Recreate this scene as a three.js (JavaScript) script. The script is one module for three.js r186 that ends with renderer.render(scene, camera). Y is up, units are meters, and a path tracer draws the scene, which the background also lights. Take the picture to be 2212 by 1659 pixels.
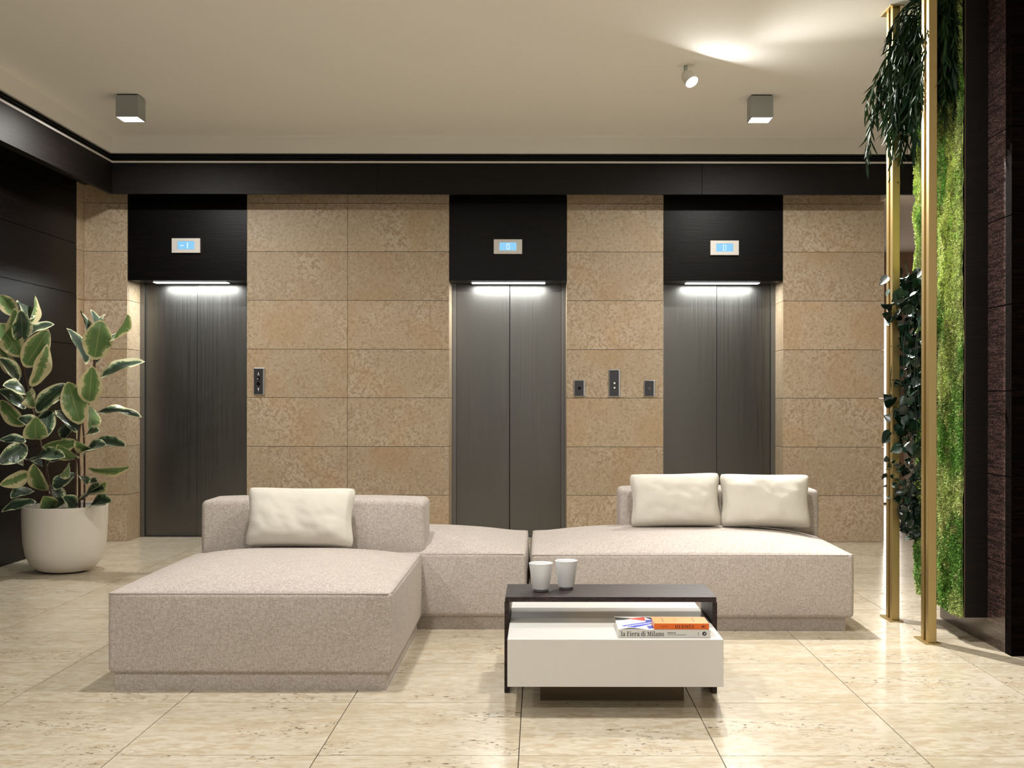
import * as THREE from 'three';
import { RectAreaLightUniformsLib } from 'three/addons/lights/RectAreaLightUniformsLib.js';
import { mergeGeometries, mergeVertices } from 'three/addons/utils/BufferGeometryUtils.js';

// ---------------------------------------------------------------- camera, exposure
const scene = new THREE.Scene();
scene.background = new THREE.Color(0x000000);
const W = 2212, H = 1659, F = 2496, CX = 1165, CY = 862, EYE = 1.08;
const camera = new THREE.PerspectiveCamera(2 * Math.atan(H / 2 / F) * 180 / Math.PI, W / H, 0.05, 60);
camera.position.set(0, EYE, 0);
camera.rotation.z = 0.0012;
camera.setViewOffset(W, H, W / 2 - CX, H / 2 - CY, W, H);
camera.updateProjectionMatrix();
const renderer = new THREE.WebGLRenderer({ antialias: true });
renderer.toneMapping = THREE.LinearToneMapping;
renderer.toneMappingExposure = 0.85;
renderer.shadowMap.enabled = true;
RectAreaLightUniformsLib.init();

// light levels (the lamps themselves are built further down)
const WARM = new THREE.Color().setRGB(1, 0.965, 0.915);
const COOL = new THREE.Color().setRGB(0.96, 1, 0.98);
const LAMP = { cube: 1060, spot: 1300, beam: 62, strip: 75, door: 4, window: 3.2 };

// ---------------------------------------------------------------- helpers
let seed = 12345;
function rnd() { seed = (seed * 1664525 + 1013904223) >>> 0; return seed / 4294967296; }
const rr = (a, b) => a + (b - a) * rnd();
const V = (x, y, z) => new THREE.Vector3(x, y, z);
const P = (px, py, d) => V((px - CX) * d / F, EYE - (py - CY) * d / F, -d);   // pixel + depth -> point
const XP = (px, d) => (px - CX) * d / F;
const YP = (py, d) => EYE - (py - CY) * d / F;
const lin = (r, g, b) => new THREE.Color().setRGB(r, g, b);

const used = {};
function numbered(name) { const n = used[name] = (used[name] ?? -1) + 1; return n ? `${name}_${String(n).padStart(3, '0')}` : name; }
function shade(o) { o.traverse(m => { if (m.isMesh) { m.castShadow = true; m.receiveShadow = true; } }); return o; }
function part(name, geo, mat, parent, pos) {
  const m = new THREE.Mesh(geo, mat); m.name = name; m.castShadow = m.receiveShadow = true;
  if (pos) m.position.set(...pos);
  parent.add(m); return m;
}
function thing(name, label, category, pos = [0, 0, 0], group) {
  const g = new THREE.Group(); g.name = numbered(name); g.position.set(...pos);
  g.userData = { label, category }; if (group) g.userData.group = group;
  scene.add(g); return g;
}
function struct(name, label, category) {
  const g = new THREE.Group(); g.name = name; g.userData = { kind: 'structure', label, category }; scene.add(g); return g;
}
// box given by its limits, uv in metres
function uvBox(x0, x1, y0, y1, z0, z1, ou = 0, ov = 0) {
  const g = new THREE.BoxGeometry(x1 - x0, y1 - y0, z1 - z0);
  g.translate((x0 + x1) / 2, (y0 + y1) / 2, (z0 + z1) / 2);
  metreUV(g, ou, ov); return g;
}
function metreUV(g, ou = 0, ov = 0, k = 1) {
  const p = g.attributes.position, n = g.attributes.normal, uv = new Float32Array(p.count * 2);
  for (let i = 0; i < p.count; i++) {
    const ax = Math.abs(n.getX(i)), ay = Math.abs(n.getY(i)), az = Math.abs(n.getZ(i));
    let u, v;
    if (ay >= ax && ay >= az) { u = p.getX(i); v = -p.getZ(i); }
    else if (ax >= az) { u = p.getZ(i); v = p.getY(i); }
    else { u = p.getX(i); v = p.getY(i); }
    uv[2 * i] = u * k + ou; uv[2 * i + 1] = v * k + ov;
  }
  g.setAttribute('uv', new THREE.BufferAttribute(uv, 2)); return g;
}
// ---- periodic noise
function hash(x, y, s) { let h = (x * 374761393 + y * 668265263 + s * 974634777) | 0; h = Math.imul(h ^ (h >>> 13), 1274126177); h ^= h >>> 16; return (h >>> 0) / 4294967296; }
function vnoise(x, y, px, py, s) {
  const xi = Math.floor(x), yi = Math.floor(y), fx = x - xi, fy = y - yi;
  const u = fx * fx * (3 - 2 * fx), v = fy * fy * (3 - 2 * fy);
  const x0 = ((xi % px) + px) % px, x1 = (x0 + 1) % px, y0 = ((yi % py) + py) % py, y1 = (y0 + 1) % py;
  const a = hash(x0, y0, s), b = hash(x1, y0, s), c = hash(x0, y1, s), d = hash(x1, y1, s);
  return a + (b - a) * u + (c - a) * v + (a - b - c + d) * u * v;
}
function fbm(u, v, px, py, oct, s) {
  let a = 0, w = 0.5, t = 0;
  for (let o = 0; o < oct; o++) { a += w * vnoise(u * px, v * py, px, py, s + o * 17); t += w; w *= 0.5; px *= 2; py *= 2; }
  return a / t;
}
const sstep = (a, b, x) => { const t = Math.min(1, Math.max(0, (x - a) / (b - a))); return t * t * (3 - 2 * t); };
const mix = (a, b, t) => a.map((x, i) => x + (b[i] - x) * t);
function tex(w, h, fn, srgb, metres) {
  const d = new Uint8Array(w * h * 4);
  for (let y = 0; y < h; y++) for (let x = 0; x < w; x++) {
    const c = fn((x + 0.5) / w, (y + 0.5) / h), i = (y * w + x) * 4;
    for (let k = 0; k < 3; k++) d[i + k] = Math.max(0, Math.min(255, Math.round((c.length ? c[k] : c) * 255)));
    d[i + 3] = 255;
  }
  const t = new THREE.DataTexture(d, w, h, THREE.RGBAFormat);
  t.wrapS = t.wrapT = THREE.RepeatWrapping; t.magFilter = THREE.LinearFilter; t.minFilter = THREE.LinearMipmapLinearFilter; t.generateMipmaps = true;
  if (srgb) t.colorSpace = THREE.SRGBColorSpace;
  if (metres) t.repeat.set(1 / metres[0], 1 / metres[1]);
  t.needsUpdate = true; return t;
}
// ---------------------------------------------------------------- materials
const travFn = (u, v) => {
  const wv = fbm(u, v, 5, 5, 3, 3) - 0.5;
  const big = fbm(u + wv * 0.04, v + wv * 0.02, 4, 7, 4, 11);
  const vein = fbm(u + wv * 0.05, v + wv * 0.03, 5, 30, 4, 21);
  const fine = fbm(u, v, 60, 160, 3, 31);
  const mot = fbm(u + wv * 0.02, v + wv * 0.02, 34, 70, 4, 43);
  let c = mix([0.795, 0.745, 0.655], [0.88, 0.855, 0.80], sstep(0.3, 0.66, big * 0.4 + vein * 0.25 + mot * 0.35));
  c = mix(c, [0.725, 0.645, 0.52], sstep(0.52, 0.70, mot * 0.6 + big * 0.4) * 0.55);
  c = mix(c, [0.76, 0.69, 0.585], sstep(0.54, 0.74, fine) * 0.5);
  c = mix(c, [0.93, 0.91, 0.86], sstep(0.55, 0.75, fbm(u, v, 50, 130, 3, 37)) * 0.4);
  const clu = sstep(0.50, 0.68, fbm(u, v, 8, 13, 3, 57)), pit = fbm(u + wv * 0.03, v, 130, 300, 2, 71);
  const p = clu * sstep(0.69, 0.77, pit);
  return [mix(c, [0.33, 0.27, 0.2], p * 0.8), p];
};
const cache = {};
function bake(key, w, h, fn) { return cache[key] ??= (() => { const a = []; for (let y = 0; y < h; y++) for (let x = 0; x < w; x++) a.push(fn((x + .5) / w, (y + .5) / h)); return a; })(); }
const TS = 1024;
const travArr = bake('t', TS, TS, travFn);
const at = (arr, u, v) => arr[Math.floor(v * TS) * TS + Math.floor(u * TS)];
const travCol = tex(TS, TS, (u, v) => at(travArr, u, v)[0], true, [1.9, 1.9]);
const travRgh = tex(TS, TS, (u, v) => { const p = at(travArr, u, v)[1]; return [0, 0.2 + 0.6 * p, 0]; }, false, [1.9, 1.9]);
const mFloor = new THREE.MeshPhysicalMaterial({ map: travCol, roughnessMap: travRgh, roughness: 1, color: lin(0.84, 0.825, 0.785), ior: 1.5 });
const mJoint = new THREE.MeshStandardMaterial({ color: lin(0.09, 0.065, 0.04), roughness: 0.9 });

const stoneFn = (u, v) => {
  const wx = fbm(u, v, 8, 8, 3, 5) - 0.5, wy = fbm(u, v, 8, 8, 3, 9) - 0.5;
  const a = fbm(u + wx * 0.05, v + wy * 0.05, 5, 5, 4, 13);
  const b = fbm(u + wx * 0.02, v + wy * 0.02, 80, 80, 3, 23);
  const fl = fbm(u + wy * 0.012, v + wx * 0.012, 120, 120, 2, 41);
  let c = mix([0.69, 0.612, 0.505], [0.76, 0.695, 0.605], sstep(0.3, 0.7, a * 0.6 + fl * 0.4));
  c = mix(c, [0.575, 0.475, 0.355], sstep(0.44, 0.64, b * 0.75 + fl * 0.25) * sstep(0.34, 0.66, a) * 0.5);
  c = mix(c, [0.58, 0.49, 0.375], sstep(0.53, 0.70, fl) * 0.6);
  c = mix(c, [0.80, 0.74, 0.65], sstep(0.60, 0.8, fbm(u, v, 70, 70, 2, 77)) * 0.3);
  c = mix(c, [0.69, 0.57, 0.41], sstep(0.56, 0.72, fbm(u, v, 4, 4, 3, 83)) * 0.35);
  return c;
};
const stoneCol = tex(TS, TS, stoneFn, true, [1.35, 1.35]);
const mStones = [[1, 1, 1], [0.93, 0.92, 0.91], [1.06, 1.05, 1.05]].map(c => new THREE.MeshStandardMaterial({ map: stoneCol, color: lin(0.97 * c[0], 0.97 * c[1], 0.98 * c[2]), roughness: 0.5 }));

const grain = tex(512, 512, (u, v) => { const g = fbm(u, v, 6, 160, 3, 91) * 0.6 + fbm(u, v, 40, 220, 2, 97) * 0.4; return [g, g, g]; }, false, [0.9, 0.9]);
const woodCol = tex(512, 512, (u, v) => { const g = fbm(u, v, 6, 160, 3, 91) * 0.6 + fbm(u, v, 40, 220, 2, 97) * 0.4; return mix([0.03, 0.022, 0.02], [0.115, 0.08, 0.072], sstep(0.3, 0.75, g)); }, true, [0.9, 0.9]);
const mWood = new THREE.MeshPhysicalMaterial({ map: woodCol, color: lin(0.32, 0.32, 0.32), bumpMap: grain, bumpScale: 0.0004, roughness: 0.36, ior: 1.34, specularIntensity: 0.55 });
const redCol = tex(1024, 1024, (u, v) => { const g = fbm(u, v, 14, 260, 3, 91) * 0.45 + fbm(u, v, 120, 420, 2, 97) * 0.55; return mix([0.15, 0.115, 0.11], [0.36, 0.275, 0.262], sstep(0.3, 0.72, g)); }, true, [1.2, 1.2]);
const mWoodGloss = new THREE.MeshPhysicalMaterial({ map: redCol, bumpMap: grain, bumpScale: 0.0003, roughness: 0.22, ior: 1.55 });
const mWoodMatte = new THREE.MeshPhysicalMaterial({ map: woodCol, color: lin(0.5, 0.45, 0.43), roughness: 0.9, specularIntensity: 0.05 });
const mWenge = new THREE.MeshPhysicalMaterial({ map: redCol, color: lin(0.5, 0.46, 0.43), bumpMap: grain, bumpScale: 0.0002, roughness: 0.5, ior: 1.4 });
const mWoodDull = new THREE.MeshPhysicalMaterial({ map: woodCol, color: lin(0.55, 0.52, 0.5), bumpMap: grain, bumpScale: 0.0004, roughness: 0.55, ior: 1.33 });
const mBlack = new THREE.MeshStandardMaterial({ color: lin(0.006, 0.006, 0.006), roughness: 0.6 });
const mPaint = new THREE.MeshStandardMaterial({ color: lin(0.86, 0.835, 0.79), roughness: 0.9 });
const mPinkWall = new THREE.MeshStandardMaterial({ color: lin(0.40, 0.27, 0.20), roughness: 0.8 });
const mCorrCeil = new THREE.MeshStandardMaterial({ color: lin(0.74, 0.66, 0.60), roughness: 0.85 });
const mTrimMetal = new THREE.MeshStandardMaterial({ color: lin(0.75, 0.73, 0.7), roughness: 0.4, metalness: 0.2 });
const brush = tex(512, 256, (u, v) => { const g = fbm(u, v, 256, 2, 2, 131) * 0.7 + fbm(u, v, 60, 3, 2, 139) * 0.3; return [g, g, g]; }, false, [0.5, 0.9]);
const brushR = tex(512, 256, (u, v) => { const g = fbm(u, v, 256, 2, 2, 131); return [0, 0.28 + 0.14 * g, 0]; }, false, [0.5, 0.9]);
const mSteel = new THREE.MeshPhysicalMaterial({ color: lin(0.168, 0.164, 0.154), metalness: 1, roughness: 1, roughnessMap: brushR, bumpMap: brush, bumpScale: 0.00008 });
const mJamb = new THREE.MeshStandardMaterial({ color: lin(0.22, 0.22, 0.22), metalness: 1, roughness: 0.38 });
const mBrass = new THREE.MeshStandardMaterial({ color: lin(0.44, 0.325, 0.14), metalness: 1, roughness: 0.42 });
const linenFn = (u, v) => {
  const a = fbm(u, v, 44, 260, 2, 151), b = fbm(u, v, 260, 44, 2, 157), c = fbm(u, v, 8, 8, 3, 163);
  const t = sstep(0.3, 0.7, (a + b) / 2 * 0.93 + c * 0.07);
  return mix([0.645, 0.605, 0.57], [0.775, 0.745, 0.72], t);
};
const linenCol = tex(1024, 1024, linenFn, true, [0.36, 0.36]);
const linenB = tex(1024, 1024, (u, v) => { const g = (fbm(u, v, 44, 260, 2, 151) + fbm(u, v, 260, 44, 2, 157)) / 2; return [g, g, g]; }, false, [0.36, 0.36]);
const mLinen = new THREE.MeshPhysicalMaterial({ map: linenCol, bumpMap: linenB, bumpScale: 0.0007, roughness: 0.95, sheen: 0.25, sheenRoughness: 0.6, sheenColor: lin(0.6, 0.55, 0.5) });
const mPillow = new THREE.MeshPhysicalMaterial({ color: lin(0.67, 0.64, 0.565), roughness: 0.9, bumpMap: linenB, bumpScale: 0.0005, sheen: 0.3, sheenRoughness: 0.5 });
const mWhiteLac = new THREE.MeshPhysicalMaterial({ color: lin(0.73, 0.72, 0.695), roughness: 0.2, ior: 1.45 });
const mBronze = new THREE.MeshStandardMaterial({ color: lin(0.12, 0.085, 0.05), metalness: 0.6, roughness: 0.45 });
const mCeramic = new THREE.MeshPhysicalMaterial({ color: lin(0.84, 0.86, 0.88), roughness: 0.22 });
const mPot = new THREE.MeshStandardMaterial({ color: lin(0.66, 0.615, 0.54), roughness: 0.55 });

// ---------------------------------------------------------------- structure
const DW = 8.75, DD = 9.05, CEIL = 2.996, XL = -3.45, DF = 8.46, XF = -3.13, XR = 6.4, ZB = 5.0;
// floor: tiles laid on a bed
const floor = struct('floor', 'polished beige travertine tile floor of the lift lobby', 'floor');
part('bed', uvBox(XL - 0.3, XR, -0.12, -0.006, -12.1, ZB), mJoint, floor);
{
  const T = 0.61, x0 = -0.061 - 6 * T, d0 = 3.50 - T, g = 0.0016;
  const geos = {};
  for (let j = 0; j < 15; j++) for (let i = 0; i < 14; i++) {
    let xa = x0 + i * T, xb = xa + T, da = d0 + j * T, db = da + T;
    if (xa < XL - 0.02) xa = XL - 0.02;
    if (db > 11.8) db = 11.82;
    const vr = (i * 7 + j * 3 + ((i * j) % 5)) % 9;
    const key = `${(xb - xa).toFixed(3)}_${(db - da).toFixed(3)}_${vr}`;
    const gg = geos[key] ??= uvBox(-(xb - xa) / 2 + g, (xb - xa) / 2 - g, -0.02, 0, -(db - da) / 2 + g, (db - da) / 2 - g, (vr * 0.613) % 1.9, (vr * 1.117) % 1.9);
    part('floor_tile', gg, mFloor, floor, [(xa + xb) / 2, 0, -(da + db) / 2]);
  }
  const xe = x0 + 14 * T;
  part('floor_slab', uvBox(XL, XR, -0.02, 0, -d0 + g, ZB), mFloor, floor);
  part('floor_slab', uvBox(xe + g, XR, -0.02, 0, -12.1, -d0 - g), mFloor, floor);
}
// ceiling with a dropped edge
const ceiling = struct('ceiling', 'plain off white plaster ceiling with a stepped edge', 'ceiling');
part('plaster', uvBox(XF, XR, CEIL, CEIL + 0.1, -DF, ZB), mPaint, ceiling);
part('riser', uvBox(XF - 0.03, XR, 2.878, CEIL + 0.1, -DF - 0.03, -DF), mPaint, ceiling);
part('riser', uvBox(XF - 0.03, XF, 2.878, CEIL + 0.1, -DF, ZB), mPaint, ceiling);
// linear grille and silver bead above the fascia
const grille = struct('trim_1', 'black linear air grille with a silver bead under the ceiling edge', 'grille');
part('backing', uvBox(XF - 0.12, XR, 2.78, 2.90, -DF - 0.12, -DF - 0.09), mBlack, grille);
part('backing', uvBox(XF - 0.12, XF - 0.09, 2.78, 2.90, -DF - 0.09, ZB), mBlack, grille);
for (let k = 0; k < 3; k++) {
  const y = 2.832 + k * 0.017;
  part('slat', uvBox(XF - 0.02, XR, y, y + 0.005, -DF - 0.04, -DF - 0.012), mBlack, grille);
  part('slat', uvBox(XF - 0.04, XF - 0.012, y, y + 0.005, -DF, ZB), mBlack, grille);
}
part('bead', uvBox(XF - 0.01, XR, 2.806, 2.820, -DF - 0.02, -DF + 0.004), mTrimMetal, grille);
part('bead', uvBox(XF - 0.02, XF + 0.004, 2.806, 2.820, -DF, ZB), mTrimMetal, grille);
const fascia = struct('trim_2', 'dark stained wood fascia band above the lift wall', 'fascia');
{
  const cuts = [XF, XP(815, DF), XP(1516, DF), 3.4, XR];
  for (let i = 0; i < 4; i++) part('panel', uvBox(cuts[i] + (i ? 0.0015 : 0), cuts[i + 1] - 0.0015, 2.58, 2.806, -DF - 0.03, -DF, i * 0.3, i * 0.2), mWoodDull, fascia);
  for (let z = -DF, k = 0; z < ZB; z += 2.4, k++) part('panel', uvBox(XF - 0.03, XF, 2.58, 2.806, z + (k ? 0.0015 : -0.03), Math.min(ZB, z + 2.4) - 0.0015, k * 0.4, 0), mWoodDull, fascia);
  part('soffit', uvBox(XL - 0.3, 2.6, 2.70, 2.74, -9.0, -DF - 0.03), mBlack, fascia);
  part('soffit', uvBox(XL - 0.3, XF - 0.03, 2.70, 2.74, -DF - 0.03, ZB), mBlack, fascia);
}
// back wall: stone clad piers between the lifts
const wallBack = struct('wall_back', 'beige limestone clad lift wall with dark wood lintels', 'wall');
const LIFTS = [[XP(275, DW), XP(533, DW)], [XP(970, DW), XP(1224, DW)], [XP(1433, DW), XP(1691, DW)]];
const rowsPx = [1172, 1070, 965, 859.5, 755, 649.5, 544, 440, 345];
const rows = rowsPx.map((y, i) => i ? YP(y, DW) : 0);
let stoneN = 0;
function stonePiece(x0, x1, y0, y1, z0, z1, parent = wallBack, gx = 0.0014, gz = 0) {
  stoneN++;
  return part('stone_panel', uvBox(x0 + gx, x1 - gx, y0 + 0.0016, y1 - 0.0016, z0 + gz, z1 - gz, (stoneN * 0.377) % 1.35, (stoneN * 0.731) % 1.35), mStones[(stoneN * 5 + (stoneN >> 2)) % 3], parent);
}
const XPL = XP(190, 8.83), XEND = XP(1910, DW);
{
  const piers = [[XPL, LIFTS[0][0]], [LIFTS[0][1], XP(750.5, DW)], [XP(750.5, DW), LIFTS[1][0]], [LIFTS[1][1], LIFTS[2][0]], [LIFTS[2][1], XEND]];
  for (const [a, b] of piers) for (let r = 0; r < 8; r++) stonePiece(a, b, rows[r], Math.min(rows[r + 1], 2.70), -DW - 0.03, -DW);
  const subs = [[XL - 0.3, LIFTS[0][0]], [LIFTS[0][1], LIFTS[1][0]], [LIFTS[1][1], LIFTS[2][0]], [LIFTS[2][1], XEND]];
  for (const [a, b] of subs) part('substrate', uvBox(a + 0.032, b - 0.032, 0, 2.70, -DD - 0.28, -DW - 0.029), mJoint, wallBack);
  // reveals of the lift openings
  for (const [a, b] of LIFTS) for (let r = 0; r < 6; r++) {
    const y1 = Math.min(rows[r + 1], 1.976);
    if (rows[r] > 1.97) continue;
    stonePiece(a - 0.03, a, rows[r], y1, -DD - 0.05, -DW - 0.031, wallBack, 0, 0);
    stonePiece(b, b + 0.03, rows[r], y1, -DD - 0.05, -DW - 0.031, wallBack, 0, 0);
  }
  // corner return on the left and end face on the right
  for (let r = 0; r < 8; r++) {
    stonePiece(XL - 0.03, XL + 0.0, rows[r], Math.min(rows[r + 1], 2.70), -8.85, -8.615, wallBack, 0, 0.001);
    stonePiece(XEND - 0.03, XEND, rows[r], Math.min(rows[r + 1], 2.70), -DD - 0.25, -DW - 0.031, wallBack, 0, 0);
  }
  stonePiece(XL, XPL + 0.002, 0, 2.70, -DW - 0.06, -DW - 0.03);
  // dark wood lintels
  for (const [a, b] of LIFTS) part('lintel_panel', uvBox(a + 0.002, b - 0.002, 1.976, 2.70, -DD - 0.05, -DW - 0.004, a * 0.7, 0.3), mWood, wallBack);
  part('core', uvBox(XL - 0.3, XR, 2.70, 2.95, -9.3, -8.9), mBlack, wallBack);
  part('core', uvBox(4.9, XR, 0, 2.70, -9.3, -8.75), mJoint, wallBack);
}
// lift doors
LIFTS.forEach(([a, b], i) => {
  const g = struct(`door_${i + 1}`, ['brushed steel lift door beside the potted rubber plant', 'brushed steel lift door between the wide pier and the pier with three switches', 'brushed steel lift door next to the corridor end of the stone wall'][i], 'lift door');
  const c = [XP(427, DD), XP(1101, DD), XP(1548, DD)][i], jw = 0.035;
  part('jamb', uvBox(a, a + jw, 0, 1.976, -DD - 0.05, -DD + 0.025), mJamb, g);
  part('jamb', uvBox(b - jw, b, 0, 1.976, -DD - 0.05, -DD + 0.025), mJamb, g);
  const off = [0.0, 0.012, 0.012][i], off2 = [0.014, 0, 0][i];
  part('door_panel', uvBox(a + jw + 0.002, c - 0.0028, 0.006, 1.974, -DD - 0.03, -DD + off), mSteel, g);
  part('door_panel', uvBox(c + 0.0028, b - jw - 0.002, 0.006, 1.974, -DD - 0.03, -DD + off2), mSteel, g);
  part('shaft_back', uvBox(a, b, 0, 1.976, -DD - 0.1, -DD - 0.05), mBlack, g);
  part('sill', uvBox(a + 0.001, b - 0.001, 0, 0.004, -DD - 0.05, -DD + 0.04), mJamb, g);
});
// left wall, dark wood panels
const wallLeft = struct('wall_left', 'near black wood panelled wall behind the rubber plant', 'wall');
part('substrate', uvBox(XL - 0.3, XL - 0.021, 0, 2.70, -8.61, ZB), mBlack, wallLeft);
const wr = [0, 0.379, 0.751, 1.117, 1.483, 1.859, 2.232, 2.604, 2.70];
for (let r = 0; r < 8; r++) for (let k = 0; k < 6; k++) {
  const z0 = -8.61 + k * 2.27;
  part('wood_panel', uvBox(XL - 0.02, XL, wr[r] + 0.002, wr[r + 1] - 0.002, z0 + 0.0015, z0 + 2.27 - 0.0015, r * 0.37 + k * 0.2, r * 0.21), mWood, wallLeft);
}
// wood clad column carrying the green wall
const XC = 1.985, DC0 = 4.857, DC1 = 5.72;
const wallRight = struct('wall_right', 'dark glossy wood clad column carrying the moss panel', 'column');
part('core', uvBox(XC + 0.022, 3.2, 0, CEIL, -DC1 + 0.02, -DC0 - 0.022), mBlack, wallRight);
const cr = [0, 0.379, 0.753, 1.117, 1.483, 1.858, 2.232, 2.604, CEIL];
for (let r = 0; r < 8; r++) {
  part('wood_panel', uvBox(XC, XC + 0.02, cr[r] + 0.002, cr[r + 1] - 0.002, -DC1, -DC0 - 0.064, r * 0.31, r * 0.27), mWoodGloss, wallRight);
  part('corner_panel', uvBox(XC - 0.0005, XC + 0.02, cr[r] + 0.002, cr[r + 1] - 0.002, -DC0 - 0.063, -DC0 - 0.021, r * 0.11, r * 0.2), mWoodMatte, wallRight);
  part('wood_panel', uvBox(XC - 0.0005, 3.2, cr[r] + 0.002, cr[r + 1] - 0.002, -DC0 - 0.02, -DC0, r * 0.41, r * 0.13), mWoodMatte, wallRight);
}
// the rest of the room, out of view
const wallFar = struct('wall_far_side', 'plain painted wall on the far right side of the lobby', 'wall');
part('plaster', uvBox(XR, XR + 0.2, 0, CEIL + 0.1, -12.1, ZB), mPaint, wallFar);
const wallFront = struct('wall_front', 'dark wood wall behind the camera with an added wide window', 'wall');
const WIN = [1.6, 5.4, 1.25, 2.1];
part('wood_panel', uvBox(XL - 0.3, WIN[0], 0, CEIL + 0.1, ZB, ZB + 0.2), mWoodDull, wallFront);
part('wood_panel', uvBox(WIN[1], XR, 0, CEIL + 0.1, ZB, ZB + 0.2), mWoodDull, wallFront);
part('wood_panel', uvBox(WIN[0], WIN[1], 0, WIN[2], ZB, ZB + 0.2), mWoodDull, wallFront);
part('wood_panel', uvBox(WIN[0], WIN[1], WIN[3], CEIL + 0.1, ZB, ZB + 0.2), mWoodDull, wallFront);
{
  const w2 = struct('window_2', 'added wide glowing window behind the camera, out of view', 'window');  // added unseen glowing pane, gives the steel doors a bright band to mirror
  const e = new THREE.MeshStandardMaterial({ color: lin(0.8, 0.8, 0.8), emissive: lin(1, 0.97, 0.94), emissiveIntensity: 2.2 });
  part('pane', uvBox(WIN[0], WIN[1], WIN[2], WIN[3], ZB + 0.08, ZB + 0.1), e, w2);
  const L = new THREE.RectAreaLight(lin(1, 0.97, 0.94), LAMP.window, WIN[1] - WIN[0], WIN[3] - WIN[2]);
  L.name = 'added_window_light'; L.position.set((WIN[0] + WIN[1]) / 2, (WIN[2] + WIN[3]) / 2, ZB + 0.07); L.lookAt(L.position.x, L.position.y, 0); w2.add(L);
}
// corridor past the end of the stone wall
const corr = struct('wall_corridor', 'pinkish brown corridor wall past the end of the stone wall', 'wall');
part('plaster', uvBox(XEND, 4.9, 2.0, 2.58, -11.95, -11.8), mPinkWall, corr);
part('plaster', uvBox(XEND - 0.3, XP(1880, 11.8), 0, 2.0, -11.95, -11.8), mPinkWall, corr);
part('plaster', uvBox(XEND - 0.3, XEND - 0.032, 0, 2.7, -11.95, -DD - 0.25), mPinkWall, corr);
part('plaster', uvBox(4.75, 4.9, 0, 2.58, -11.95, -8.75), mPinkWall, corr);
const cc = struct('ceiling_corridor', 'lower off white corridor ceiling past the lift wall', 'ceiling');
part('plaster', uvBox(XEND - 0.03, 4.9, 2.58, 2.66, -11.95, -DF - 0.031), mCorrCeil, cc);
part('hatch_frame', uvBox(XP(1916, 10.2), XP(1943, 10.2), 2.577, 2.58, -10.9, -10.0), mCorrCeil, cc);
{
  const w1 = struct('window_1', 'glowing white glazed door panes at the corridor end', 'glazed door');
  const e = new THREE.MeshStandardMaterial({ color: lin(0.8, 0.8, 0.8), emissive: lin(1, 0.96, 0.9), emissiveIntensity: 1.7 });
  const xs = [XP(1880, 11.8), XP(1943, 11.8), XP(1953, 11.8), 4.3];
  part('pane', uvBox(xs[0], xs[1], 0.02, 1.965, -11.9, -11.88), e, w1);
  part('side_panel', uvBox(xs[2], xs[3], 0.02, 1.965, -11.9, -11.88), mCorrCeil, w1);
  part('mullion', uvBox(xs[1], xs[2], 0.02, 2.0, -11.9, -11.8), mPinkWall, w1);
  part('head_frame', uvBox(xs[0], 4.75, 1.965, 2.0, -11.9, -11.8), mPinkWall, w1);
  part('side_frame', uvBox(xs[3], 4.75, 0, 1.965, -11.9, -11.8), mPinkWall, w1);
  const L = new THREE.RectAreaLight(lin(1, 0.95, 0.88), LAMP.door, xs[1] - xs[0], 1.9);
  L.name = 'door_light'; L.position.set((xs[0] + xs[1]) / 2, 1.0, -11.86); L.lookAt(L.position.x, 1.0, 0); w1.add(L);
}

// ---------------------------------------------------------------- lamps
const mLampBody = new THREE.MeshStandardMaterial({ color: lin(0.40, 0.42, 0.43), metalness: 0.6, roughness: 0.42 });
const mGlow = new THREE.MeshStandardMaterial({ color: lin(0.9, 0.9, 0.9), emissive: lin(1, 0.97, 0.92), emissiveIntensity: 8 });
function cubeLamp(x, d, label) {
  const g = thing('ceiling_lamp', label, 'ceiling lamp', [x, CEIL, -d], 'cube lamps on the ceiling');
  const s = 0.07, h = 0.145, t = 0.006;
  part('mounting_plate', uvBox(-s + 0.008, s - 0.008, -0.008, 0, -s + 0.008, s - 0.008), mBlack, g);
  const b = [uvBox(-s, s, -h, -0.008, -s, -s + t), uvBox(-s, s, -h, -0.008, s - t, s), uvBox(-s, -s + t, -h, -0.008, -s + t, s - t), uvBox(s - t, s, -h, -0.008, -s + t, s - t), uvBox(-s + t, s - t, -0.014, -0.008, -s + t, s - t)];
  part('housing', mergeGeometries(b), mLampBody, g);
  part('lens', uvBox(-s + t, s - t, -h + 0.006, -h + 0.012, -s + t, s - t), mGlow, g);
  const L = new THREE.RectAreaLight(WARM, LAMP.cube, 0.12, 0.12); L.name = 'lamp_light';
  L.position.set(0, -h + 0.003, 0); L.rotation.x = -Math.PI / 2; g.add(L);
}
cubeLamp(XP(278, 7.3), 7.33, 'grey cube ceiling lamp above the rubber plant');
cubeLamp(XP(1643, 7.3), 7.33, 'grey cube ceiling lamp close to the round ceiling spotlight');
cubeLamp(0.6, 4.3, 'grey cube ceiling lamp over the coffee table, out of view');
cubeLamp(-2.57, 1.25, 'added grey cube ceiling lamp by the dark panelled wall before the ottoman, out of view');  // added unseen lamp, front fill for the ottoman and table faces
cubeLamp(-0.9, 1.25, 'added grey cube ceiling lamp in the middle of the lobby, out of view');  // another added lamp, fills the fronts of the seating from the camera side
cubeLamp(-2.57, -1.8, 'added grey cube ceiling lamp by the panelled wall far from the lifts, out of view');  // added behind the camera as fill, never in view
cubeLamp(3.9, -1.8, 'added grey cube ceiling lamp on the far side of the lobby by the added wide window, out of view');  // unseen extra lamp, added for fill and bounce from behind
cubeLamp(-0.85, 4.4, 'grey cube ceiling lamp over the ottoman, out of view');
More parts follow.
